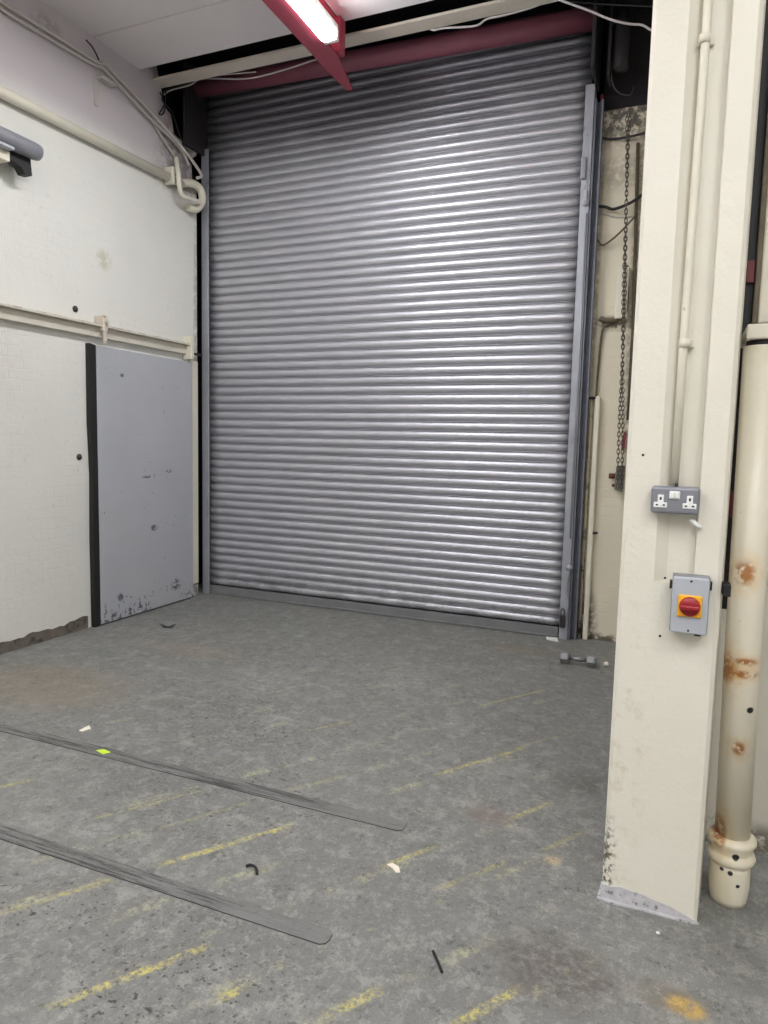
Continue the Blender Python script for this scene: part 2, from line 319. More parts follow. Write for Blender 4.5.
# ------------------------------------------------------------------ mesh helpers
class MB:
    def __init__(s): s.bm = bmesh.new()
    def box(s, x0, x1, y0, y1, z0, z1, bev=0.0, seg=2):
        g = bmesh.ops.create_cube(s.bm, size=1)
        vs = g['verts']
        for v in vs:
            v.co = Vector((x0+(v.co.x+.5)*(x1-x0), y0+(v.co.y+.5)*(y1-y0), z0+(v.co.z+.5)*(z1-z0)))
        if bev:
            es = list({e for v in vs for e in v.link_edges})
            bmesh.ops.bevel(s.bm, geom=es, offset=bev, segments=seg, affect='EDGES', profile=.5)
        return s
    def tube(s, pts, r, seg=10, smooth=0, caps=True, rs=None):
        P = [Vector(p) for p in pts]
        if smooth: P = catmull(P, smooth)
        n = len(P); rings = []; up = None
        for i, p in enumerate(P):
            t = (P[min(i+1, n-1)]-P[max(i-1, 0)]).normalized()
            if up is None: up = Vector((0, 0, 1)) if abs(t.z) < .9 else Vector((1, 0, 0))
            a = t.cross(up).normalized(); up = a.cross(t).normalized()
            rr = rs[i] if rs else r
            rings.append([s.bm.verts.new(p+rr*(math.cos(2*PI*k/seg)*a+math.sin(2*PI*k/seg)*up)) for k in range(seg)])
        for i in range(n-1):
            for k in range(seg):
                f = s.bm.faces.new((rings[i][k], rings[i][(k+1) % seg], rings[i+1][(k+1) % seg], rings[i+1][k])); f.smooth = True
        if caps:
            s.bm.faces.new(rings[0][::-1]); s.bm.faces.new(rings[-1])
        return s
    def prism(s, pts, axis, a, b):       # polygon in the other two axes, extruded along axis from a to b
        def mk(p, v):
            return {'x': (v, p[0], p[1]), 'y': (p[0], v, p[1]), 'z': (p[0], p[1], v)}[axis]
        A = [s.bm.verts.new(mk(p, a)) for p in pts]; B = [s.bm.verts.new(mk(p, b)) for p in pts]
        s.bm.faces.new(A); s.bm.faces.new(B[::-1]); n = len(pts)
        for i in range(n): s.bm.faces.new((A[i], B[i], B[(i+1) % n], A[(i+1) % n]))
        return s
    def lathe(s, prof, c, axis='z', seg=32):   # prof: (r, h)
        rings = []
        for r, h in prof:
            ring = []
            for k in range(seg):
                a = 2*PI*k/seg; p = (r*math.cos(a), r*math.sin(a))
                v = {'z': (p[0], p[1], h), 'y': (p[0], h, p[1]), 'x': (h, p[0], p[1])}[axis]
                ring.append(s.bm.verts.new(Vector(c)+Vector(v)))
            rings.append(ring)
        for i in range(len(rings)-1):
            for k in range(seg):
                f = s.bm.faces.new((rings[i][k], rings[i][(k+1) % seg], rings[i+1][(k+1) % seg], rings[i+1][k])); f.smooth = True
        s.bm.faces.new(rings[0]); s.bm.faces.new(rings[-1][::-1])
        return s
    def build(s, name, mat, parent=None, label=None):
        bmesh.ops.recalc_face_normals(s.bm, faces=s.bm.faces)
        me = bpy.data.meshes.new(name); s.bm.to_mesh(me); s.bm.free()
        me.materials.append(M[mat]); o = bpy.data.objects.new(name, me); C.objects.link(o)
        if parent:
            o.parent = parent
            q = parent; off = Vector((0, 0, 0))
            while q: off += q.location; q = q.parent
            me.transform(Matrix.Translation(-off)) if off.length else None
            if off.length: o['off'] = tuple(off); del o['off']
        if label: o['label'] = label
        return o
def catmull(P, k):
    out = []
    Q = [P[0]]+P+[P[-1]]
    for i in range(1, len(Q)-2):
        for j in range(k):
            t = j/k; a, b, c, d = Q[i-1], Q[i], Q[i+1], Q[i+2]
            out.append(.5*((2*b)+(c-a)*t+(2*a-5*b+4*c-d)*t*t+(3*b-a-3*c+d)*t**3))
    out.append(P[-1]); return out
def tag(o, label, cat, group=None):
    o['label'] = label; o['category'] = cat
    if group: o['group'] = group
    return o
def thing(name, label, cat, group=None):
    o = bpy.data.objects.new(name, None); C.objects.link(o); o.empty_display_size = .1
    return tag(o, label, cat, group)
def struct(o): o['kind'] = 'structure'; return o

# ------------------------------------------------------------------ the setting
WX = -4.168; SY = 5.48; CZ = 4.43
struct(MB().box(-4.6, 4.2, -5.2, 6.2, -.2, 0).build('floor', 'floor'))
outline = [(-5, 0), (5.36, 0), (5.36, 3.72), (5.30, 3.80), (5.29, 3.93), (5.20, 3.97), (5.17, 4.08), (5.06, 4.10), (5.02, 4.24), (4.93, 4.28), (4.90, 4.40), (4.82, CZ+.2), (-5, CZ+.2)]
struct(MB().prism(outline, 'x', WX, WX-.3).build('wall_left', 'wall_left'))
struct(MB().box(-.665, .9, 5.54, 5.9, 0, 3.95).build('wall_back', 'wall_back'))
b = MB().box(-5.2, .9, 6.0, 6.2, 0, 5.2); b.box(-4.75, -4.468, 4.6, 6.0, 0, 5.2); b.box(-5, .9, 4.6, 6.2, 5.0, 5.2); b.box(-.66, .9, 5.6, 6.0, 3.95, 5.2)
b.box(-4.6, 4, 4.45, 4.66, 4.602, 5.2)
struct(b.build('wall_recess', 'soot_shade'))
b = MB().box(.17, 4.2, 2.83, 3.03, 0, CZ)
struct(b.build('wall_right', 'wall_right'))
struct(MB().box(.17, .30, 3.03, 5.54, 0, CZ).build('wall_side', 'plain_wall'))
b = MB().box(4, 4.2, -5, 2.83, 0, CZ); b.box(-4.4, 4.2, -5.2, -5, 0, CZ)
struct(b.build('wall_rear', 'plain_wall'))
b = MB().box(-4.6, 4.2, -5.2, 4.16, CZ, CZ+.17, .006, 1); b.box(-4.6, 4.2, 4.168, 4.655, CZ+.002, CZ+.17, .006, 1)
struct(b.build('ceiling', 'ceiling'))
struct(MB().box(-4.35, .9, 4.80, 4.93, CZ-.012, CZ+.008, .002).build('trim_1', 'beam_cream'))
# bare strip at the foot of the left wall, ragged paint edge above it
pts = [(-5, 0)]; yy = 4.0; top = []
while yy > -1:
    top.append((yy, .10+random.uniform(-.012, .012)-(.02 if yy < 3.8 else 0)*1)); yy -= random.uniform(.03, .08)
struct(MB().prism([(-1, 0), (4.0, 0)]+top, 'x', WX, WX+.004).build('baseboard_left', 'bare_band'))

# ------------------------------------------------------------------ roller shutter
sh = thing('roller_shutter', 'tall closed grey metal roller shutter filling the end wall', 'roller shutter')
def curtain():
    b = MB(); pitch = .0759; z = .075; prof = []
    N = int((4.66-z)/pitch)
    for i in range(N):
        z0 = z+i*pitch
        for k in range(8):
            s = k/7; prof.append((z0+.0185+s*.0565, -.0125*math.sin(PI*s)**.75 if 0 < s < 1 else 0.0))
        prof.append((z0+.0758, .014)); prof.append((z0+.0806, .022)); prof.append((z0+.0818, .004)); prof.append((z0+.0848, -.002)); prof.append((z0+.0878, .004)); prof.append((z0+.0890, .022))
    xs = [-4.13+i*(3.395/24) for i in range(25)]
    rows = []
    for zz, d in prof:
        rows.append([b.bm.verts.new((xx, SY+d+.010*math.sin(PI*(xx+4.15)/3.4)*math.sin(zz*1.1), zz)) for xx in xs])
    for i in range(len(rows)-1):
        for k in range(24):
            f = b.bm.faces.new((rows[i][k], rows[i][k+1], rows[i+1][k+1], rows[i+1][k])); f.smooth = (i % 14) < 7 or 9 <= (i % 14) <= 11
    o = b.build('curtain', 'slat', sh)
    m = o.modifiers.new('s', 'SOLIDIFY'); m.thickness = .0012; m.offset = 1
curtain()
b = MB().box(-4.12, -.785, SY-.012, SY+.02, .012, .080, .003); b.box(-4.12, -.785, SY-.035, SY+.03, .004, .016, .002)
b.build('bottom_rail', 'rail_grey', sh)
# the guides, channels standing at both sides
b = MB().box(-4.166, -4.090, 5.425, 5.44, 0, 4.11, .003); b.box(-4.166, -4.158, 5.425, 5.54, 0, 4.11, .002); b.box(-4.166, -4.09, 5.52, 5.535, 0, 4.11, .002)
b.build('guide', 'guide', sh)
b = MB().box(-.772, -.708, 5.425, 5.437, 0, 4.10, .003); b.box(-.716, -.706, 5.43, 5.53, 0, 4.1, .002)
b.box(-.772, -.708, 5.515, 5.53, 0, 4.1, .002); b.tube([(-.722, 5.4215, .8), (-.722, 5.4215, 3.2)], .007, 8)
gr = b.build('guide', 'guide', sh)
b = MB().box(-.702, -.645, 5.495, 5.507, 0, 4.0, .002); b.box(-.702, -.690, 5.43, 5.507, 0, 4.0, .002); b.box(-.658, -.645, 5.455, 5.50, 0, 4.0, .002)
b.build('angle_bracket', 'guide_dark', sh)
# lock plates on the right guide
b = MB().lathe([(.001, 0), (.028, 0), (.028, .012), (.001, .012)], (-.735, 5.407, 3.28), 'y', 20); b.box(-.745, -.722, 5.400, 5.42, 3.28, 3.36, .004)
b.build('lock_plate', 'iso_grey', sh)
b = MB().box(-.778, -.738, 5.403, 5.425, 3.44, 3.60, .012); b.build('lock_plate', 'grey_paint', sh)
# the bare barrel above
BY = 5.34
P0 = Vector(((-4.1220, 5.3000, 4.5947))); P1 = Vector(((-0.7090, 5.3000, 4.5004))); P0.y = P1.y = BY
MB().tube([P0, P1], .076, 40).build('barrel', 'maroon', sh)
b = MB().box(P1.x+.002, P1.x+.025, 5.15, 5.52, 4.08, 4.72, .004); b.build('end_plate', 'dark_steel', sh)
b = MB().box(P0.x-.03, P0.x-.004, 5.15, 5.52, 4.05, 4.75, .004); b.build('end_plate', 'dark_steel', sh)
# broken plaster lump by the end plate
tag(MB().lathe([(.005, -.09), (.05, -.06), (.065, 0), (.055, .05), (.02, .09)], ((-4.2268, 5.3600, 4.1079)), 'z', 9).build('plaster_lump', 'greycream'), 'pale lump of plaster beside the top of the left shutter guide', 'plaster')

# hanging latch bolt and padlock at the foot of the right guide
lk = thing('door_latch', 'worn grey latch arm hanging with a bolt at the foot of the right shutter guide', 'latch')
MB().tube([(-0.7083, 5.4000, 0.5711), (-0.7299, 5.4000, 0.3972), (-0.7092, 5.4000, 0.2817), (-0.7412, 5.4000, 0.1597)], .009, 8, 5).build('arm', 'guide', lk)
MB().lathe([(.001, 0), (.026, .002), (.026, .016), (.001, .018)], ((-0.7144, 5.3900, 0.5721)), 'y', 18).build('pivot', 'guide', lk)
MB().box(-.765, -.725, 5.38, 5.410, .10, .20, .006).tube([(-.758, 5.395, .199), (-.758, 5.39, .235), (-.745, 5.39, .25), (-.733, 5.39, .235), (-.733, 5.395, .199)], .005, 8, 4).build('bolt', 'dark_steel', lk)

# ------------------------------------------------------------------ sliding door on the left wall
d = struct(MB().box(WX+.002, WX+.052, 4.09, 5.224, .012, 2.18, .004).build('door_1', 'door'))
e = MB().prism([(4.035, .0), (4.089, .01), (4.089, 2.18), (4.03, 2.19), (4.028, 1.6), (4.042, 1.2), (4.032, .7)], 'x', WX+.002, WX+.046); e.build('door_edge', 'black', d)
tr = thing('sliding_door_track', 'cream box track with rusty top running along the left wall above the grey door', 'door track')
MB().box(WX+.001, WX+.045, 1.2, 5.23, 2.245, 2.32, .003).box(WX+.001, WX+.085, 1.2, 5.23, 2.3205, 2.338, .003).box(WX+.001, WX+.02, 1.2, 5.23, 2.3385, 2.353, .002).build('rail', 'track', tr)
b = MB().box(WX+.001, WX+.095, 4.12, 4.17, 2.29, 2.41, .006).box(WX+.075, WX+.09, 4.13, 4.16, 2.20, 2.30, .003).tube([(WX+.09, 4.145, 2.36), (WX+.12, 4.145, 2.36)], .014, 8)
b.build('bracket', 'rusty_cream', tr, 'rusty cream bracket')
MB().box(WX+.001, WX+.10, 5.15, 5.19, 2.20, 2.40, .004).build('end_stop', 'cream', tr)
MB().box(WX+.03, WX+.06, 5.23, 5.36, 2.25, 2.27, .003).build('bolt', 'dark_steel', tr)
MB().tube([(WX+.03, 5.312, .1), (WX+.03, 5.312, 2.23)], .001, 6).bm.free()
ws = tag(MB().box(WX, WX+.02, 5.228, 5.345, .12, 2.20, .004).build('door_post', 'cream'), 'narrow yellowed cream strip between the grey door and the left shutter guide', 'post')
for i, (px) in enumerate((((-4.1680, 3.9416, 2.4249)), ((-4.1680, 3.9498, 1.3336)))):
    tag(MB().lathe([(.001, .018), (.012, .018), (.013, .008), (.024, .006), (.024, 0), (.001, 0)], px, 'x', 12).build('anchor_bolt', 'dark_steel'),
        ['small dark bolt in the left wall above the door track', 'small dark bolt in the left wall beside the black door edge'][i], 'bolt')

# ------------------------------------------------------------------ pipes and conduits on the left wall
hp = thing('thick_pipe', 'thick cream pipe running along the upper left wall to a bend by the shutter', 'pipe')
pA = Vector(((-4.1250, 3.3347, 3.6682))); pB = Vector(((-4.1250, 5.1063, 3.6979))); dr = (pA-pB).normalized()
MB().tube([pB+dr*3.5, pB], .036, 20).build('pipe_run', 'cream', hp)
MB().tube([(-4.1250, 5.0931, 3.7018), (-4.1000, 5.2383, 3.7393), (-4.0900, 5.3236, 3.7064), (-4.0900, 5.3374, 3.6156), (-4.1000, 5.2648, 3.5336), (-4.1200, 5.1794, 3.5267)], .034, 14, 6).build('bend', 'cream', hp)
MB().box(WX+.001, -4.08, 4.93, 4.96, 3.64, 3.78, .004).build('clip', 'cream', hp)
cp = thing('conduit_run', 'bundle of slim pale conduits along the top of the left wall', 'conduit')
for pts, r in (
    ([(-4.1400, 2.9772, 4.2500), (-4.1400, 3.3670, 4.2312), (-4.1400, 3.8338, 4.2420), (-4.1400, 4.1792, 4.2504), (-4.1300, 4.2678, 4.2629), (-4.1200, 4.7077, 4.1330), (-4.0800, 5.0797, 3.9651), (-4.0300, 5.2463, 3.8186), (-4.0300, 5.1904, 3.7655)], .013),
    ([(-4.1400, 2.9758, 4.2166), (-4.1400, 3.3654, 4.1887), (-4.1400, 3.8326, 4.2020), (-4.1400, 4.1592, 4.2198), (-4.1300, 4.2470, 4.2246), (-4.1200, 4.6608, 4.0900), (-4.1100, 5.0642, 3.9797), (-4.0700, 5.1329, 3.8508)], .011),
    ([(-4.1450, 4.7355, 4.1020), (-4.1450, 4.8903, 3.9907), (-4.1400, 5.0349, 3.8987)], .010)):
    MB().tube(pts, r, 10, 5).build('conduit', 'greycream', cp)
h = MB().tube([(-4.1000, 4.9990, 3.8721), (-4.0450, 4.9564, 3.7358), (-4.0450, 4.9935, 3.5768), (-4.0450, 5.1126, 3.5653), (-4.0450, 5.2364, 3.5790)], .020, 12, 6).build('branch', 'cream', hp)
tag(MB().box(WX+.001, -4.10, 4.18, 4.32, 4.14, 4.165, .004).box(WX+.001, WX+.012, 4.16, 4.20, 3.95, 4.15, .003).build('conduit_bracket', 'greycream'), 'pale bracket holding the twin conduits under the ceiling', 'bracket')

lf = thing('batten_light', 'unlit grey batten light on the upper left wall at the photo edge', 'light fitting')
a = Vector(((-4.0000, 3.5188, 3.3401))); 
MB().tube([(a.x, a.y-1.5, a.z), (a.x, a.y-.05, a.z), (a.x, a.y-.015, a.z), (a.x, a.y, a.z)], .06, 20, rs=[.055, .055, .05, .02]).build('body', 'light_grey', lf)
MB().box(a.x-.03, a.x+.035, a.y-1.5, a.y-.22, a.z-.064, a.z-.046, .004).build('rim', 'iso_grey', lf)
MB().prism([(a.y-.20, a.z-.03), (a.y-.05, a.z-.04), (a.y-.04, a.z-.15), (a.y-.09, a.z-.155), (a.y-.12, a.z-.12), (a.y-.20, a.z-.10)], 'x', a.x-.10, a.x-.03).build('bracket', 'black', lf)
MB().box(WX+.001, a.x-.02, a.y-1.5, a.y-.21, a.z-.125, a.z-.065, .006).build('gear_tray', 'cream', lf)

# ------------------------------------------------------------------ red runway beam and the lit fitting
bx = -2.44
b = MB().prism([(bx-.08, 1.0), (bx+.08, 1.0), (bx+.08, 4.60), (bx-.025, 5.06), (bx-.07, 5.06), (bx-.08, 4.8)], 'z', 4.18, 4.195)
b.box(bx-.006, bx+.006, 1.0, 4.654, 4.195, CZ-.01); b.box(bx-.08, bx+.08, 1.0, 4.654, CZ-.012, CZ)
rb = thing('steel_beam', 'red steel runway beam under the ceiling pointing at the shutter top', 'beam')
b.build('beam_section', 'red', rb)
MB().box(bx-.01, bx+.11, 4.57, 4.652, 4.197, CZ-.001, .004).build('end_gusset', 'red', rb)

def fitting(loc, label, on_mesh=True):
    t = thing('ceiling_light', label, 'ceiling light'); t.location = loc
    x, y, z = loc
    MB().box(x-.045, x+.045, y-.78, y+.78, z+.035, z+.085, .008).build('housing', 'white', t)
    MB().box(x-.055, x+.055, y-.735, y+.735, z-.035, z+.035, .02, 4).build('diffuser', 'tube_on', t)
    for e in (-1, 1): MB().box(x-.052, x+.052, y+e*.7545-.018, y+e*.7545+.018, z-.03, z+.05, .006).build('end_cap', 'white', t)
    l = bpy.data.lights.new('lamp', 'AREA'); l.shape = 'RECTANGLE'; l.size = .12; l.size_y = 1.46; l.energy = LAMP_W; l.color = LAMP_COL
    lo = bpy.data.objects.new('lamp', l); C.objects.link(lo); lo.location = (x, y, z-.04)
    return t
fitting((-2.32, 3.66, 4.20), 'lit fluorescent fitting beside the red beam near the shutter')
for x, y, lb in ((-2.4, .9, 'lit fluorescent fitting on the ceiling behind the viewpoint, next along the red beam'), (-2.4, -2.2, 'lit fluorescent fitting at the rear of the left ceiling row'),
              (1.5, -.3, 'lit fluorescent fitting on the ceiling right of the viewpoint'), (1.5, -3.2, 'lit fluorescent fitting at the rear of the right ceiling row'), (-.2, -1.6, 'lit fluorescent fitting on the ceiling in the middle behind the viewpoint')):
    fitting((x, y, 4.30), lb)

# ------------------------------------------------------------------ cables above the shutter
def cable(name, pts, r, mat, label, k=6): return tag(MB().tube(pts, r, 7, k).build(name, mat), label, 'cable')
Y0 = 5.0
cable('cable', [(-4.2170, 4.9800, 4.3928), (-4.1215, 4.9800, 4.4173), (-3.9344, 4.9800, 4.4260), (-3.8323, 4.9800, 4.4560), (-3.6821, 4.9800, 4.4343), (-3.4381, 4.9800, 4.3888), (-3.2298, 4.9800, 4.3759), (-2.9733, 4.9800, 4.3910), (-2.7197, 5.0000, 4.4286)], .006, 'white_cable', 'white cable sagging across the left half of the maroon shutter barrel')
cable('cable', [(-4.3740, 5.0000, 4.4271), (-3.8477, 5.0000, 4.4757), (-3.6275, 5.0000, 4.5155), (-3.2996, 5.0000, 4.4730), (-2.8963, 5.0000, 4.4679), (-2.5066, 5.0000, 4.4758), (-2.1783, 5.0000, 4.4910), (-1.8655, 5.0000, 4.5054), (-1.6329, 5.0000, 4.5060), (-1.3163, 5.0000, 4.5006), (-1.0420, 5.0000, 4.5012)], .012, 'dark_steel', 'thick dark cable bundle running the width of the shutter under the cream board')
cable('cable', [(-2.4084, 4.9700, 4.4565), (-2.2461, 4.9700, 4.5024), (-2.0867, 4.9700, 4.4991), (-1.8544, 4.9700, 4.4874), (-1.6682, 4.9700, 4.5169), (-1.4505, 4.9700, 4.5118)], .006, 'black', 'thin black cable looping under the cream board right of the red beam')
cable('cable', [(-3.8168, 4.9600, 4.4597), (-3.7567, 4.9600, 4.4572), (-3.5206, 4.9600, 4.4319), (-3.2730, 4.9600, 4.4041)], .005, 'white_cable', 'short white cable over the sagging one at the left of the barrel')
cable('cable', [(-1.8430, 4.9400, 4.4626), (-1.7814, 4.9400, 4.4172), (-1.6920, 4.9400, 4.4130), (-1.4732, 4.9400, 4.3832), (-1.3892, 4.9400, 4.4119), (-1.2638, 4.9400, 4.4124), (-1.0943, 4.9400, 4.4222), (-0.9757, 4.9400, 4.4414), (-0.9237, 4.9400, 4.4491)], .007, 'white_cable', 'white cable swagging below the cream board at the upper right')
cable('cable', [(-0.9427, 4.9000, 4.4369), (-0.8369, 4.9000, 4.3780), (-0.6942, 4.9000, 4.2999), (-0.5541, 4.9000, 4.2174), (-0.4427, 4.9000, 4.1714), (-0.3701, 4.9000, 4.1511), (-0.3147, 4.9000, 4.1107), (-0.2300, 4.9000, 4.0591)], .007, 'white_cable', 'white cable drooping from the ceiling to the pillar in front of the dark motor recess')
cable('cable', [(-0.8919, 5.1000, 4.5125), (-0.6595, 5.1000, 4.4452), (-0.4043, 5.1000, 4.3800), (-0.2500, 5.1000, 4.3420)], .005, 'dark_steel', 'thin grey cable running straight along the top of the dark recess')
cable('cable', [(-4.1300, 4.8409, 4.3405), (-4.1300, 4.8886, 4.2668), (-4.1300, 4.8263, 4.1612), (-4.1200, 4.8760, 4.1964), (-4.1200, 4.9028, 4.3665), (-4.1200, 4.8526, 4.2812), (-4.1200, 4.9762, 4.2388), (-4.1000, 5.0273, 4.1113), (-4.1000, 5.1048, 4.0021)], .006, 'black', 'black cable curling down the corner above the left conduits')
cable('ceiling_joint_wire', [(-4.1300, 4.0583, 4.3477), (-4.1400, 4.1333, 4.3324), (-4.1400, 4.1896, 4.2765)], .006, 'dark_steel', 'short dark wire from the ceiling joint to the conduit bracket')

# ------------------------------------------------------------------ right pier: gear, chain, cables
gm = thing('shutter_motor', 'dark grey cylindrical shutter gear unit in the recess above the right pier', 'motor')
mx, my, mz = ((-0.5367, 5.3500, 4.3095))
MB().lathe([(.01, -.19), (.055, -.19), (.06, -.17), (.06, .10), (.045, .12), (.045, .2), (.01, .2)], (mx, my, mz), 'z', 24).build('casing', 'dark_steel', gm)
MB().box(mx-.075, mx-.055, my-.09, my+.09, mz-.25, mz+.3, .004).build('mounting_plate', 'dark_steel', gm)
MB().tube([(-0.5919, 5.3000, 4.1769), (-0.5781, 5.3000, 4.0431), (-0.5337, 5.3000, 3.9567), (-0.4530, 5.3000, 3.9238), (-0.4300, 5.3000, 3.9788)], .006, 7, 6).build('lead', 'dark_steel', gm)
def chain(pA, pB, n, side):
    b = MB(); A = Vector(pA); B = Vector(pB)
    for i in range(n):
        t = (i+.5)/n; c = A.lerp(B, t)+Vector((math.sin(t*9)*.006*side, 0, 0)); L = (B-A).length/n
        a = 0 if i % 2 else PI/2
        ring = []
        for k in range(12):
            q = 2*PI*k/12
            u = Vector((math.cos(a)*math.cos(q)*.010, math.sin(a)*math.cos(q)*.010, math.sin(q)*L*.72)); ring.append(c+u)
        ring.append(ring[0]); ring.append(ring[1]); b.tube(ring, .0032, 6, caps=False)
    return b
ch = thing('hand_chain', 'looped steel hand chain hanging down the right pier', 'chain')
chain((-0.4807, 5.4600, 3.8842), (-0.3751, 5.4600, 1.1983), 84, 1).build('chain_strand', 'chain', ch)
chain((-0.4577, 5.4300, 3.8679), (-0.3942, 5.4300, 1.1990), 84, -1).build('chain_strand', 'chain', ch)
cl = thing('chain_keeper', 'grey metal chain keeper with rusty bolt on the right pier beside the pillar edge', 'chain keeper')
kx, ky, kz = ((-0.3944, 5.4800, 1.2640))
MB().prism([(kx-.03, kz-.08), (kx+.03, kz-.1), (kx+.035, kz+.1), (kx-.01, kz+.1), (kx-.03, kz+.04)], 'y', 5.475, 5.539).build('plate', 'keeper', cl)
MB().tube([(kx-.075, 5.47, kz+.02), (kx-.02, 5.47, kz+.02)], .02, 8).tube([(kx-.05, 5.47, kz-.05), (kx, 5.47, kz-.05)], .012, 8).bm.free()
for dz, rr, dx in ((.02, .02, .075), (-.05, .012, .05)): MB().tube([(kx-dx, 5.50, kz+dz), (kx-.025, 5.50, kz+dz)], rr, 8).build('bolt', 'rusty_bolt', cl, 'rusty bolt')
rx, ry, rz = ((-0.3757, 5.5000, 1.5482))
tag(MB().prism([(rx-.016, rz-.07), (rx+.008, rz-.05), (rx+.01, rz+.08), (rx-.005, rz+.06), (rx-.014, rz+.02)], 'y', 5.50, 5.539).build('cleat', 'red'), 'small dark red cleat on the pier behind the hanging chain', 'cleat')
# mould-edged surface box and its feeds
cc = thing('cable_cover', 'narrow cream cable cover with grimy brown conduit at its foot on the pier', 'cable cover')
MB().box(-0.4916, -0.4068, 5.477, 5.539, 2.4451, 2.8125, .006).build('cover', 'cream', cc)
(MB().tube([(-0.4317, 5.5000, 2.8222), (-0.4183, 5.5000, 2.5787), (-0.4271, 5.5000, 2.4857), (-0.4957, 5.5100, 2.4401), (-0.5676, 5.5150, 2.4442), (-0.5972, 5.5150, 2.4601)], .020, 8, 5).build('conduit', 'grimy', cc))
tag(MB().tube([(-0.5097, 5.5200, 2.4205), (-0.5654, 5.5200, 2.3936), (-0.5820, 5.5200, 2.2988), (-0.5922, 5.5200, 2.0771), (-0.5959, 5.5200, 1.8682)], .008, 8, 5).build('wire', 'grimy'), 'thin grimy wire curving down the pier to the cream trunking', 'wire')
cable('cable', [(-0.6520, 5.5000, 3.2683), (-0.5939, 5.4920, 3.2527), (-0.5368, 5.4920, 3.2326), (-0.4279, 5.4920, 3.2631), (-0.3489, 5.4920, 3.3101), (-0.2967, 5.4920, 3.3387)], .011, 'black', 'thick black cable crossing the right pier at the latch height')
cable('cable', [(-0.6394, 5.5000, 3.0246), (-0.6018, 5.5000, 2.9855), (-0.5199, 5.5000, 3.0354), (-0.4339, 5.4960, 3.1180), (-0.3758, 5.4960, 3.1823)], .007, 'grimy', 'thin brown cable swinging up across the pier below the black cable')
cable('cable', [(-0.6391, 5.5340, 3.2275), (-0.5308, 5.5340, 3.1880), (-0.4536, 5.5340, 3.1803), (-0.4122, 5.5340, 3.1832)], .005, 'greycream', 'thin pale wire on the pier just under the black cable')
cable('cable', [(-0.6511, 5.5200, 3.7545), (-0.5791, 5.5100, 3.7336), (-0.4678, 5.5000, 3.7278), (-0.3534, 5.5000, 3.7389)], .009, 'dark_steel', 'sooty cable running level across the top of the pier')
tag(MB().tube([(-0.3988, 5.5250, 3.6867), (-0.3733, 5.5250, 2.8664), (-0.3591, 5.5250, 2.3642), (-0.3577, 5.5250, 1.7051)], .012, 8).build('drop_conduit', 'grimy'), 'grimy vertical conduit on the pier close to the pillar edge', 'conduit')
tag(MB().box(-.600, -.562, 5.49, 5.539, 0, 1.88, .008).build('trunking', 'cream'), 'cream painted trunking standing at the left of the right pier', 'trunking')
tag(MB().tube([(-.628, 5.52, 0), (-.628, 5.52, 1.87)], .014, 10).build('thin_pipe', 'cream_dirty'), 'thin cream pipe between the shutter guide and the cream trunking', 'pipe')
tag(MB().tube([(-0.6448, 5.5000, 1.8670), (-0.5865, 5.5000, 1.8668)], .010, 8).build('pipe_clip', 'black'), 'small black clip on top of the cream trunking', 'clip')
tag(MB().tube([(-0.5713, 5.5100, 0.8393), (-0.5305, 5.4700, 0.8468)], .010, 8).build('peg', 'dark_steel'), 'small dark peg beside the trunking low on the pier', 'peg')
tag(MB().tube([(-0.6669, 5.5200, 4.0561), (-0.6559, 5.5200, 3.8460)], .012, 8).build('red_wire', 'red'), 'short red sleeved wire beside the top of the right guide', 'wire')

# ------------------------------------------------------------------ pillar
xl, xr = -.147, .146
pil = thing('pillar', 'thick cream painted concrete pillar with a switch and sockets on its face', 'pillar')
b = MB()
b.prism([(xl, 2.312), (xl+.012, 2.301), (xr-.012, 2.301), (xr, 2.31), (xr+.019, 2.52), (xr+.020, 2.62), (xl, 2.62)], 'z', 0, 1.085)
b.prism([(xl, 2.312), (xl+.012, 2.301), (-.046, 2.301), (-.010, 2.330), (.066, 2.335), (.069, 2.301), (xr-.012, 2.301), (xr, 2.31), (xr+.019, 2.52), (xr+.020, 2.62), (xl, 2.62)], 'z', 1.085, CZ)
b.build('shaft', 'pillar', pil)
pp = [(xl-.002, 0), (xl-.002, .055), (xl+.03, .050), (xl+.06, .058), (xl+.09, .052), (xl+.13, .05), (xl+.17, .04), (xl+.21, .035), (xl+.25, .02), (xl+.285, .006), (xl+.285, 0)]
MB().prism(pp, 'y', 2.2985, 2.31).build('bare_patch', 'plaster', pil, 'bare grey render at the foot where the paint has gone')
MB().prism([(xl-.012, 2.292), (xl+.04, 2.283), (xl+.12, 2.290), (xl+.2, 2.287), (xr-.01, 2.291), (xr+.006, 2.297), (xr-.004, 2.301), (xl-.001, 2.301), (xl-.001, 2.40), (xl-.008, 2.38)], 'z', 0, .006).build('mortar_skirt', 'plaster', pil)
c2 = thing('surface_conduit', 'slim cream conduit with saddles dropping down the pillar face to the sockets', 'conduit')
MB().tube([(.004, 2.308, CZ-.02), (.002, 2.308, 2.5), (-.004, 2.308, 1.8), (-.004, 2.308, 1.392)], .0125, 14).build('tube', 'cream', c2)
for z in (2.675, 1.815): MB().box(-.018, .026, 2.316, 2.335, z-.012, z+.012, .002).tube([(.0, 2.308, z-.012), (.0, 2.308, z+.012)], .0165, 14).build('saddle', 'cream', c2)

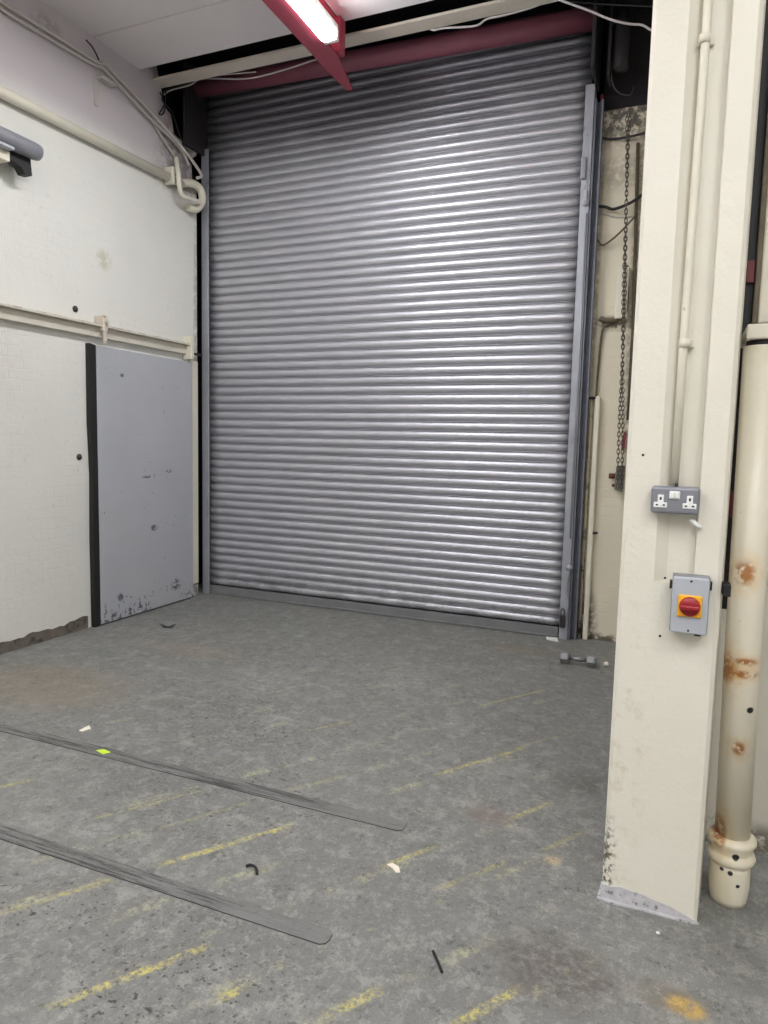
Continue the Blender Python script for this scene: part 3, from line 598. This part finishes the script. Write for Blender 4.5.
sk = thing('double_socket', 'grey metal double plug socket with a white switch on the pillar', 'socket')
fy = 2.256
x0, _, z0 = ((-0.0672, 2.2560, 1.3062)); x1, _, z1 = ((0.0696, 2.2560, 1.3859)); z0 -= .002
MB().box(x0, x1, fy, 2.3005, z0, z1, .009, 3).build('box', 'socket_grey', sk)
sx = (x0+x1)/2; sz = (z0+z1)/2
for s in (-1, 1):
    cx = sx+s*.0405; cz = sz-.003
    f = MB().box(cx-.019, cx+.019, fy-.003, fy+.002, cz-.020, cz-.004, .002).box(cx-.0085, cx+.0085, fy-.003, fy+.002, cz-.006, cz+.019, .002).build('outlet', 'white', sk)
    MB().box(cx-.0028, cx+.0028, fy-.0036, fy, cz+.003, cz+.012).box(cx-.013, cx-.0065, fy-.0036, fy, cz-.0145, cz-.010).box(cx+.0065, cx+.013, fy-.0036, fy, cz-.0145, cz-.010).build('pin_holes', 'black', f)
sw = MB().box(sx-.017, sx+.013, fy-.005, fy+.002, sz+.004, sz+.028, .003).build('switch', 'white', sk)
MB().box(sx-.010, sx-.003, fy-.010, fy-.004, sz+.008, sz+.024, .002).box(sx+.001, sx+.008, fy-.010, fy-.004, sz+.008, sz+.024, .002).build('rocker', 'white', sw)
MB().box(sx-.004, sx+.006, 2.27, 2.325, z1-.002, z1+.01, .002).build('gland', 'dark_steel', sk)

iso = thing('isolator_switch', 'pale grey isolator box with yellow plate and red rotary knob on the pillar', 'switch')
ix0, _, iz0 = ((0.0053, 2.2350, 0.9464)); ix1, _, iz1 = ((0.1126, 2.2350, 1.1202))
ix0 += .003
MB().box(ix0, ix1, 2.247, 2.3005, iz0, iz1, .005).build('enclosure', 'socket_grey', iso)
MB().box(ix0+.002, ix1-.002, 2.233, 2.2475, iz0+.002, iz1-.002, .004).build('lid', 'iso_grey', iso)
icx = (ix0+ix1)/2; icz = (iz0+iz1)/2+.000
b = MB().box(icx-.033, icx+.033, 2.226, 2.2335, icz-.033, icz+.033, .003); b.build('yellow_plate', 'yellow', iso)
kb = MB().lathe([(.001, -.010), (.026, -.010), (.029, -.006), (.029, .0), (.001, .0)], (icx, 2.226, icz), 'y', 32).build('knob', 'knob_red', iso)
MB().box(icx-.027, icx+.027, 2.197, 2.218, icz-.007, icz+.007, .004).build('grip', 'knob_red', kb)
for zz in (iz0+.012, iz1-.012): MB().lathe([(.001, -.002), (.0035, -.002), (.0035, 0), (.001, 0)], (icx, 2.233, zz), 'y', 10).build('screw', 'dark_steel', iso)
MB().box(ix0-.007, ix0, 2.26, 2.285, iz1-.045, iz1-.02, .002).build('lug', 'black', iso); MB().box(ix1, ix1+.006, 2.26, 2.285, iz1-.04, iz1-.015, .002).build('lug', 'black', iso)
MB().tube([(ix1-.025, 2.28, iz0-.012), (ix1-.025, 2.28, iz0)], .010, 10).build('gland', 'dark_steel', iso)
MB().tube([(icx-.004, 2.32, iz1-.01), (icx-.004, 2.305, iz1+.012)], .009, 10).bm.free()
tag(MB().tube([(0.0489, 2.2900, 1.2890), (0.0696, 2.2900, 1.2690), (0.0806, 2.2850, 1.2672)], .007, 8).build('cable_stub', 'white'), 'short white cable stub on the pillar below the right plug socket', 'cable')
q = tag(MB().box(.150, .172, 2.295, 2.36, 1.06, 1.095, .002).build('small_bracket', 'black'), 'small black metal tab on the right edge of the pillar level with the isolator', 'bracket')
for (px, lb) in ((((-0.0990, 2.3010, 1.4782)), 'small nail hole plug high on the pillar left of the conduit'), (((-0.0132, 2.3010, 1.0994)), 'tiny dark screw just left of the isolator top'), (((-0.0168, 2.3010, 0.9143)), 'tiny dark screw left of the isolator bottom')):
    tag(MB().lathe([(.0005, -.002), (.0035, -.002), (.004, .0), (.0005, .0)], px, 'y', 10).build('screw', 'black'), lb, 'screw')

# ------------------------------------------------------------------ soil pipe, ledge and boarding behind the pillar
sp = thing('soil_pipe', 'thick cream cast iron pipe with rust spots and a collar beside the pillar', 'pipe')
cx, cy = .244, 2.478
MB().tube([(cx, cy, .19), (cx-.012, cy, .9), (cx-.022, cy, 1.822)], .0535, 32).build('pipe_body', 'pipe', sp)
MB().lathe([(.06, .140), (.070, .148), (.074, .160), (.070, .172), (.062, .178), (.062, .18), (.066, .20), (.0735, .213), (.072, .226), (.060, .232), (.0545, .235)], (cx, cy, 0), 'z', 36).build('collar', 'pipe', sp)
MB().lathe([(.054, .0), (.058, .02), (.062, .06), (.061, .12), (.06, .142)], (cx, cy, 0), 'z', 32).build('socket_end', 'pipe', sp)
MB().lathe([(.020, .02), (.02, .045), (.001, .05)], (cx-.04, cy-.052, .0), 'z', 12).bm.free()
MB().lathe([(.045, 1.8225), (.045, 1.8375)], (cx-.022, cy, 0), 'z', 24).build('gap_ring', 'black', sp)  # black ring added for the shaded gap under the ledge
tag(MB().box(.172, 1.4, 2.42, 2.829, 1.838, 1.884, .006).build('ledge', 'cream'), 'cream horizontal ledge on the wall above the thick pipe', 'ledge')
bp_ = thing('boarding', 'cream boarding with black grimy edges above the ledge behind the pillar', 'boarding')
MB().box(.215, 1.4, 2.62, 2.829, 1.915, CZ-.001, .006).build('board', 'cream', bp_)
MB().box(.200, .2149, 2.61, 2.829, 1.915, CZ-.001, .003).build('edge_strip', 'grimy', bp_)
MB().box(.215, 1.4, 2.60, 2.829, 1.885, 1.914, .003).build('bottom_strip', 'grimy', bp_)
st = thing('shade_filler', 'added dark shade channel in the gap between the pillar and the thick pipe', 'filler')
MB().box(.172, .198, 2.64, 2.70, .95, CZ-.01, .002).build('filler', 'black', st)  # black bar stands in for the shade deep in the gap
MB().box(.172, .190, 2.625, 2.639, 1.27, 1.36, .001).build('paint_patch', 'dark_red', st, 'dark red painted patch'); MB().box(.175, .197, 2.625, 2.639, 2.05, 2.12, .001).build('paint_patch', 'dark_red', st, 'dark red painted patch')

# ------------------------------------------------------------------ floor things
def strip(y0, y1, xe, label, skew):
    pts = [(-4.1, y0+skew), (xe-.02, y0), (xe-.004, y0+.010), (xe, y0+.03), (xe-.004, y1-.012), (xe-.02, y1), (-4.1, y1+skew)]
    o = thing('floor_plate_strip', label, 'floor strip')
    MB().prism(pts, 'z', .0002, .003).build('plate', 'strip', o)
    b = MB(); b.tube([(-4.1, y0+skew, .001), (xe-.02, y0, .001), (xe-.004, y0+.010, .001), (xe, y0+.03, .001), (xe-.004, y1-.012, .001), (xe-.02, y1, .001), (-4.1, y1+skew, .001)], .0018, 6, caps=False)
    b.build('edge_gap', 'dark_steel', o)
    return o
strip(2.385, 2.460, -.895, 'long scuffed metal strip across the floor, the farther one from the viewer', -.02)
strip(1.720, 1.785, -.880, 'long scuffed metal strip across the floor, the nearer one', -.03)

db = thing('dumbbell', 'small grey hexagonal dumbbell lying on the floor before the right guide', 'dumbbell')
A = Vector(((-0.6382, 4.7921, 0.0450))); B = Vector(((-0.4590, 4.8586, 0.0450))); A.y = B.y = (A.y+B.y)/2
def hexh(c, nm):
    m = MB(); m.lathe([(.020, -.032), (.040, -.028), (.044, -.018), (.044, .018), (.040, .028), (.020, .032)], (c.x, c.y, .040), 'x', 6)
    for f in m.bm.faces: f.smooth = False
    o = m.build(nm, 'dumbbell', db)
hexh(A, 'weight'); hexh(B, 'weight')
MB().tube([(A.x+.03, A.y, .04), ((A.x+B.x)/2, A.y, .04), (B.x-.03, A.y, .04)], .013, 14, rs=[.012, .016, .012]).build('handle', 'steel', db)

tag(MB().tube([(-1.3106, 1.9444, 0.0060), (-1.2945, 1.9514, 0.0100), (-1.2674, 1.9416, 0.0120), (-1.2506, 1.9222, 0.0060)], .005, 6, 5).build('tape_curl', 'black'), 'curled scrap of black tape on the floor between the two metal strips', 'litter')
tag(MB().tube([(-0.5784, 1.8308, 0.0050), (-0.5562, 1.8016, 0.0050), (-0.5285, 1.7638, 0.0050)], .0045, 6, 3).build('stick', 'black'), 'thin black stick on the floor at the bottom centre', 'litter')
def scrap(pts, mat, label, nm='scrap', h=.004):
    V = [Vector(p) for p in pts]
    tag(MB().prism([(v.x, v.y) for v in V], 'z', .0008, h).build(nm, mat), label, 'litter')
scrap([(-0.8664, 2.1677, 0.0000), (-0.8492, 2.1822, 0.0000), (-0.8210, 2.1695, 0.0000), (-0.8073, 2.1443, 0.0000), (-0.8200, 2.1384, 0.0000), (-0.8382, 2.1551, 0.0000)], 'litter', 'torn white paper scrap on the floor right of the metal strips')
scrap([(-2.4736, 2.4091, 0.0000), (-2.4479, 2.4335, 0.0000), (-2.3945, 2.4235, 0.0000), (-2.4123, 2.3915, 0.0000)], 'lime', 'lime green tape scrap stuck on the far metal strip', h=.0045)
scrap([(-2.7232, 2.5435, 0.0000), (-2.7260, 2.6116, 0.0000), (-2.6882, 2.5880, 0.0000), (-2.7004, 2.5410, 0.0000)], 'litter', 'small pale chip on the floor above the lime tape scrap')
scrap([(-0.8644, 5.4016, 0.0000), (-0.7815, 5.4135, 0.0000), (-0.7611, 5.3324, 0.0000), (-0.8475, 5.3484, 0.0000)], 'white', 'white stand-in for the daylight gap at the foot of the right shutter guide', h=.012)  # added chip stands for daylight coming under the shutter
scrap([(-3.7577, 4.3482, 0.0000), (-3.6422, 4.3065, 0.0000), (-3.6462, 4.4071, 0.0000), (-3.5953, 4.2977, 0.0000), (-3.6499, 4.2690, 0.0000)], 'black', 'thin dark scrap on the floor before the grey door')
tag(MB().lathe([(.004, .0), (.016, .004), (.020, .014), (.012, .026), (.004, .03)], ((-0.3671, 4.8896, 0.0000)), 'z', 8).build('pebble', 'litter'), 'small white crumb on the floor right of the dumbbell', 'litter')
tag(MB().lathe([(.001, .0), (.006, .002), (.006, .005), (.001, .007)], ((0.0333, 2.1970, 0.0000)), 'z', 8).build('pebble', 'white'), 'tiny white crumb on the floor before the pillar', 'litter')
